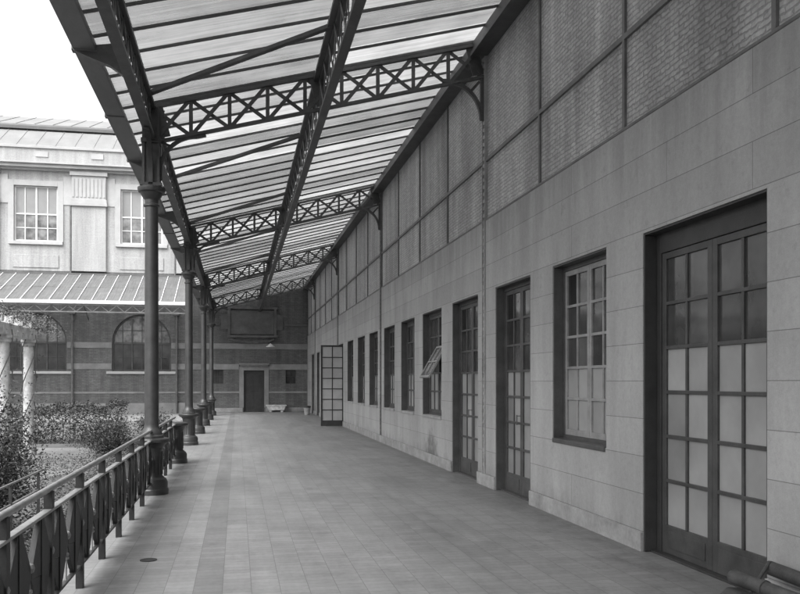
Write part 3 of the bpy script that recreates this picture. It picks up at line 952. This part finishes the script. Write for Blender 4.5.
for a in (-1.01, 2.85):
    m_ = MB(); h = .288
    m_.box(a - h + .002, a - h + .04, EY + .08, EY + .12, 1.52, 2.3); m_.box(a + h - .045, a + h - .025, EY + .08, EY + .12, 1.52, 2.3)
    m_.box(a - .012, a + .012, EY + .08, EY + .12, 1.52, 2.3); m_.box(a - h + .04, a + h - .045, EY + .085, EY + .12, 1.9, 1.93)
    F = build('window', m_, 'wood', EB, EO, smooth=False)
    m_ = MB(); m_.add([(a - .29, EY + .11, 1.52), (a + .29, EY + .11, 1.52), (a + .29, EY + .11, 2.3), (a - .29, EY + .11, 2.3)], [(0, 1, 2, 3)])
    build('clear_glass', m_, 'clear', F, EO, smooth=False)
# carved plaque with frame
m_ = MB(); px0, px1, pz0, pz1 = -.35, 1.95, 3.78 + .2, 5.5
m_.box(px0, px1, EY - .05, EY + .001, 4.15, 5.45)
P = build('wall_plaque', m_, 'stone_dark', EB, EO, smooth=False, bevel=.01)
m_ = MB()
m_.box(px0 - .14, px0 - .001, EY - .12, EY + .001, 4.1, 5.5); m_.box(px1 + .001, px1 + .14, EY - .12, EY + .001, 4.1, 5.5)
m_.box(px0 - .2, px1 + .2, EY - .14, EY + .001, 5.5, 5.62); m_.box(px0 - .2, px1 + .2, EY - .14, EY + .001, 3.98, 4.1)
for sgn, xx in ((-1, px0 - .14), (1, px1 + .14)):
    m_.box(min(xx, xx + sgn * .35), max(xx, xx + sgn * .35), EY - .08, EY + .001, 4.4, 5.2)
for i in range(24):
    t0, t1 = i / 24, (i + 1) / 24
    p_ = [(px0 + (px1 - px0) * t, EY - .06, 3.86 - .12 * math.sin(math.pi * t) + .03 * math.sin(t * 40)) for t in (t0, t1)]
    m_.bar(p_[0], p_[1], .10, .10 + .05 * math.sin(math.pi * t0))
build('plaque_frame', m_, 'stone_dark', P, EO)

# ------------------------------------------------------------ far canopy on the end building
FO = (-14, 43, 5.3)
FC = thing('far_glass_canopy', 'pale sloping glass canopy across the far facade below the upper windows', 'canopy', FO)
fz = lambda y: 5.36 + (y - 40.6) * (7.08 - 5.36) / (45.05 - 40.6)
gm, bm_ = MB(), MB()
x = -2.3
while x > -33:
    for (ya, yb, dz) in ((40.6, 42.9, .0), (42.8, 45.03, .03)):
        gm.add([(x - .60, ya, fz(ya) + dz), (x - .02, ya, fz(ya) + dz), (x - .02, yb, fz(yb) + dz), (x - .60, yb, fz(yb) + dz)], [(0, 1, 2, 3)])
    bm_.bar((x, 40.56, fz(40.56) + .03), (x, 45.03, fz(45.03) + .05), .03, .05)
    x -= .62
build('glazing', gm, 'glass_far', FC, FO, smooth=False)
build('glazing_bars', bm_, 'white', FC, FO, smooth=False)
m_ = MB(); m_.box(-33, -2.25, 40.42, 40.58, 5.22, 5.38); build('gutter', m_, 'white', FC, FO, smooth=False, bevel=.01)
m_ = MB(); m_.box(-33, -2.25, 42.8, 42.86, fz(42.8) - .09, fz(42.8) - .01); build('purlin', m_, 'iron_w', FC, FO, smooth=False)
m_ = MB(); m_.box(-33, -2.25, 45.04, 45.19, 7.02, 7.2); build('ridge_flashing', m_, 'lead', FC, FO, smooth=False)
m_ = MB(); m_.box(-33, -2.25, 40.7, 40.76, 4.84, 4.89); m_.box(-33, -2.25, 40.7, 40.76, 5.16, 5.21)
x = -2.3
while x > -32.5:
    m_.bar((x, 40.73, 4.88), (x - .36, 40.73, 5.17), .02, .035); m_.bar((x - .36, 40.73, 5.17), (x - .72, 40.73, 4.88), .02, .035); x -= .72
build('lattice_girder', m_, 'plinth', FC, FO, smooth=False)
for x in (-2.3, -7.5, -12.7, -17.9, -23, -28.2):
    m_ = MB(); m_.bar((x, 40.75, 4.9), (x, 45.15, 6.4), .05, .06); m_.bar((x, 40.75, 5.2), (x, 45.15, 6.93), .05, .06)
    m_.bar((x, 43, 5.7), (x, 45.1, 4.8), .05, .05)
    build('support_arm', m_, 'iron_mid', FC, FO, smooth=False)

# ------------------------------------------------------------ pergola and plants
PX = -5.52
PO = (PX - 1.2, 20, GZ)
PG = thing('pergola', 'pale plastered pergola with climbing plants at the left edge of the photo', 'pergola', PO)
for (x, y) in ((PX, 21.5), (PX, 23.9), (PX - 2.6, 21.5), (PX - 2.6, 23.9), (PX, 18.9), (PX - 2.6, 18.9)):
    m_ = MB(); m_.lathe([(.17, GZ), (.17, GZ + .2), (.135, GZ + .24), (.125, 2.55), (.16, 2.58), (.16, 2.65), (.19, 2.67), (.19, 2.738)], x, y, n=20)
    build('pillar', m_, 'plaster', PG, PO)
for x in (PX, PX - 2.6):
    m_ = MB(); m_.box(x - .12, x + .12, 17.6, 24.4, 2.74, 3.02); build('beam', m_, 'plaster', PG, PO, smooth=False, bevel=.01)
y = 17.9
while y < 24.3:
    m_ = MB(); m_.box(PX - 3.1, PX + .2, y - .06, y + .06, 3.02, 3.2); build('rafter', m_, 'plaster', PG, PO, smooth=False, bevel=.01); y += .92

def leaves(mb, n, fpos, size, rng, flat=.0):
    for _ in range(n):
        p = fpos(rng)
        if p is None: continue
        a = rng.uniform(0, 2 * math.pi); el = rng.uniform(-.9, .9) * (1 - flat)
        t = Vector((math.cos(a) * math.cos(el), math.sin(a) * math.cos(el), math.sin(el)))
        s_ = t.cross(Vector((rng.uniform(-1, 1), rng.uniform(-1, 1), rng.uniform(-.2, 1)))).normalized()
        L_ = size * rng.uniform(.6, 1.3); w_ = L_ * rng.uniform(.35, .55)
        p = Vector(p)
        mb.add([p, p + t * L_ * .5 + s_ * w_ * .5, p + t * L_, p + t * L_ * .5 - s_ * w_ * .5], [(0, 1, 2, 3)])

def shrub(name, x, y, r, h, nl, size, mat, label, seed, group=None, stems=14, spiky=.0):
    rng = random.Random(seed)
    t = thing(name, label, 'shrub', (x, y, GZ), group)
    sm = MB(); lm = MB()
    tips = []
    for i in range(stems):
        a = rng.uniform(0, 2 * math.pi); rr = r * math.sqrt(rng.random()); hh = h * rng.uniform(.55, 1.05) * (1 - .35 * (rr / r) ** 2)
        pts = [(0.04 * math.cos(a), .04 * math.sin(a), 0)]
        for k in range(1, 6):
            f = k / 5; pts.append((rr * math.cos(a) * f ** .8 + rng.uniform(-.04, .04), rr * math.sin(a) * f ** .8 + rng.uniform(-.04, .04), hh * f))
        sm.tube(pts, [.014, .012, .010, .008, .005, .003], 5)
        tips.append(pts)
    def fp(rg):
        pts = rg.choice(tips); f = rg.uniform(.15, 1.0) ** .8 * 4.999; i = int(f); f -= i
        p = [pts[i][k] * (1 - f) + pts[i + 1][k] * f for k in range(3)]
        sp = .13 * r + .08
        return (p[0] + rg.gauss(0, sp), p[1] + rg.gauss(0, sp), max(.02, p[2] + rg.gauss(0, sp * .6)))
    leaves(lm, nl, fp, size, rng)
    build('stems', sm, 'bark', t); build('foliage', lm, mat, t, smooth=False)
    return t
shrub('shrub', -3.25, 11.0, .8, 2.15, 24000, .045, 'leaf', 'large dark leafy shrub at the left edge in front of the pergola', 1, stems=60)
shrub('shrub', -3.1, 8.9, .6, 1.3, 7000, .05, 'leaf', 'dark low shrub at the bottom left corner behind the foreground railing', 2, stems=16)
shrub('shrub', -5.1, 15.2, .8, 1.9, 7500, .06, 'leaf2', 'grey leafy shrub with upright stems just behind the largest dark shrub', 3, stems=20)
shrub('shrub', -3.35, 23.4, .7, 1.15, 5500, .065, 'leaf', 'rounded dark shrub beside the pale path, left of the nearest tall column', 4, stems=18)
shrub('shrub', -2.6, 27.5, .6, 1.25, 4500, .065, 'leaf', 'dark shrub seen just left of the nearest tall column, farthest along the kerb', 5, stems=16)
shrub('shrub', -7.0, 19.2, .8, 1.3, 5000, .07, 'leaf2', 'leafy shrub at the foot of the pergola pillars', 6, stems=18)
def hedge(x0, x1, y0, y1, h, n, mat, label, seed):
    rng = random.Random(seed); lm = MB(); cx, cy = (x0 + x1) / 2, (y0 + y1) / 2
    hts = [h * rng.uniform(.85, 1.12) for _ in range(40)]
    def fp(rg):
        x = rg.uniform(x0, x1); f = (x - x0) / (x1 - x0) * 38; i = int(f); hh = hts[i] * (1 - f + i) + hts[i + 1] * (f - i)
        s_ = rg.random()
        if s_ < .45: return (x, rg.gauss(y0, .07), GZ + rg.uniform(0, hh))
        if s_ < .75: return (x, rg.uniform(y0, y1), GZ + hh + rg.gauss(0, .06))
        return (x, rg.uniform(y0, y1), GZ + rg.uniform(0, hh))
    leaves(lm, n, fp, .085, rng)
    t = thing('hedge', label, 'hedge', (cx, cy, GZ))
    lm.v = [(p[0] - cx, p[1] - cy, p[2] - GZ) for p in lm.v]
    build('foliage', lm, mat, t, smooth=False)
    sm = MB(); x = x0 + .2
    while x < x1:
        sm.tube([(x - cx, 0, 0), (x - cx + .05, .03, h * .45), (x - cx - .04, 0, h * .85)], [.02, .014, .006], 5); x += .35
    build('stems', sm, 'bark', t)
hedge(-12.5, -3.6, 28.3, 29.6, 1.15, 20000, 'leaf', 'long low hedge in the garden in front of the far facade', 11)
hedge(-10.5, -7.2, 25.6, 26.5, 1.25, 9000, 'leaf2', 'short hedge at the far side of the pale path, nearer than the long one', 12)
# straggling ground cover along the kerb
rng = random.Random(21); lm = MB()
def fp(rg):
    y = rg.uniform(4, 30)
    x = -1.9 - abs(rg.gauss(0, .7)); hh = .18 + .14 * math.sin(y * 2.1) * math.sin(x * 3 + y)
    return (x, y, GZ + abs(rg.gauss(0, .5)) * hh)
leaves(lm, 40000, fp, .05, rng, flat=.3)
tag(build('ground_cover', lm, 'leaf2', smooth=False), 'straggling low plants beside the kerb', 'ground cover', kind='stuff')
lm = MB(); rng = random.Random(22)
def fp(rg):
    x = rg.uniform(-11, -1.9); y = rg.uniform(5, 30)
    if math.sin(x * 1.3) + math.sin(y * .9 + x) + rg.uniform(-.6, .6) < .1: return None
    return (x, y, GZ + rg.random() * .12)
leaves(lm, 60000, fp, .045, rng, flat=.1)
tag(build('grass', lm, 'leaf2', smooth=False), 'rough grass and weeds over the garden', 'grass', kind='stuff')
# climbers over the pergola, one rooted at each front pillar
def climber(x, y, ylo, yhi, n, label, seed):
    rng = random.Random(seed); sm = MB(); lm = MB()
    T = thing('climbing_plant', label, 'climbing plant', (x, y, GZ))
    for k in range(3):
        sm = MB()
        pts = [(x + (.19) * math.cos(k * 2.1 + i * .33), y + .19 * math.sin(k * 2.1 + i * .33), GZ + i * .155) for i in range(22)]
        sm.tube(pts, .014, 6)
        build('stem', sm, 'bark', T, (x, y, GZ))
    def fp(rg):
        yy = rg.uniform(ylo, yhi); f = max(0, (yy - 24.2)) * .8
        cl = .5 + .5 * math.sin(yy * 5) * math.sin(yy * 2.3 + 1)
        return (PX + rg.gauss(.05, .26) + f * .25, yy, 3.16 + rg.gauss(.04, .05 + .09 * cl) - f * .28)
    leaves(lm, n, fp, .06, rng)
    def fp(rg):
        return (x + rg.gauss(0, .13), y + rg.gauss(0, .13), rg.uniform(GZ, 2.9))
    leaves(lm, 260, fp, .07, rng)
    build('foliage', lm, 'leaf3', T, (x, y, GZ), smooth=False)
climber(PX, 21.5, 19.0, 22.8, 1800, 'climbing plant twining up the pergola pillar at the very left edge of the photo', 31)
climber(PX, 23.9, 22.6, 25.2, 1900, 'climbing plant on the far pergola pillar, trailing loose shoots past the end of the beam', 32)

# ------------------------------------------------------------ small things
m_ = MB(); m_.lathe([(.075, .001), (.075, .006), (.06, .008)], -.78, 7.75, n=20)
solo('drain_cover', m_, 'drainiron', 'small round dark drain cover set in the floor tiles near the railing', 'drain', (-.78, 7.75, 0))
# white trough at the end wall
bx, byy = 2.05, EY - .45
T = thing('stone_trough', 'low white trough on the floor against the end wall, right of the small dark door', 'trough', (bx, byy, 0))
m_ = MB(); f3 = lambda a, b, t: (a, t, b)
m_.prism([(-.42, .10), (.42, .10), (.50, .33), (-.50, .33)], f3, -.22, .22)
build('basin', m_, 'plaster', T, smooth=False, bevel=.02)
m_ = MB(); m_.box(-.54, .54, -.26, -.20, .32, .38); m_.box(-.54, .54, .20, .26, .32, .38); m_.box(-.54, -.46, -.2, .2, .32, .38); m_.box(.46, .54, -.2, .2, .32, .38)
build('rim', m_, 'plaster', T, smooth=False, bevel=.01)
for xx in (-.3, .3):
    m_ = MB(); m_.box(xx - .06, xx + .06, -.18, .18, 0, .11); build('foot', m_, 'plaster', T, smooth=False)
# wall lamp above the door
T = thing('wall_lamp', 'unlit pale shaded lamp on a bracket on the end wall above the trough', 'lamp', (1.75, EY, 3.6))
m_ = MB(); m_.tube([(0, 0, .05), (0, -.25, .12), (0, -.42, .08), (0, -.45, .0)], .014, 8); build('arm', m_, 'iron', T)
m_ = MB(); m_.lathe([(.24, -.13), (.235, -.115), (.10, -.02), (.04, .02), (.03, .06)], 0, -.45, n=24); build('shade', m_, 'white', T)
# small stand with pot by the far doors
T = thing('plant_tub', 'small pale tub with a dark rim by the wall beyond the open glazed door', 'tub', (3.33, 40.3, 0))
m_ = MB(); m_.lathe([(.12, 0), (.16, .34), (.16, .36)], n=20); build('tub', m_, 'plinth', T)
m_ = MB(); m_.lathe([(.165, .362), (.18, .38), (.18, .44), (.15, .45)], n=20); build('rim', m_, 'iron', T)
# tubes, rod and wedge by the big door
def W3(u, v, D):
    q = (u - 237) / 830 * math.cos(TH) * D
    return Vector((q, (D - q * math.sin(TH)) / math.cos(TH), 1.6 - (v - 382) / 830 * D))
a = Vector((3.38, 5.22, .25)); b = Vector((3.60, 4.05, .17))
m_ = MB()
dr = (b - a).normalized()
m_.tube([a, a + dr * .03, a + dr * .032, a + dr * .26, a + dr * .262, a + dr * .30, a + dr * .302, b], [.046, .05, .05, .05, .058, .058, .05, .05], 20)
solo('iron_tube', m_, 'rust', 'thick dark iron tube lying on top of the pile by the big door', 'tube', tuple(a))
a2 = Vector((3.66, 5.2, .30)); b2 = Vector((3.69, 4.0, .262))
m_ = MB(); m_.tube([a2, b2], .05, 18)
solo('iron_tube', m_, 'rust', 'dark iron tube behind the thick one, tight against the wall', 'tube', tuple(a2))
a3 = Vector((3.64, 5.18, .345)); b3 = Vector((3.12, 4.85, .02))
m_ = MB(); m_.tube([a3, a3.lerp(b3, .5), b3], [.013, .012, .012], 10)
solo('iron_rod', m_, 'rust', 'thin dark rod sticking up across the iron tubes', 'rod', tuple(a3))
m_ = MB(); wx, wy = 3.27, 5.05
f3 = lambda a_, b_, t: (wx + a_, wy + t, b_)
m_.prism([(-.10, 0), (.16, 0), (.12, .19), (.02, .20), (-.03, .16)], f3, -.10, .10)
solo('iron_wedge', m_, 'iron', 'dark pointed iron block holding up the end of the thick tube', 'block', (wx, wy, 0), smooth=False, bevel=.015)
m_ = MB(); m_.box(3.46, 3.625, 4.2, 4.45, 0, .125); m_.box(3.626, 3.725, 4.18, 4.45, 0, .215)
solo('timber_block', m_, 'bark', 'timber block under the iron tubes by the wall', 'block', (3.6, 4.3, 0), smooth=False, bevel=.01)
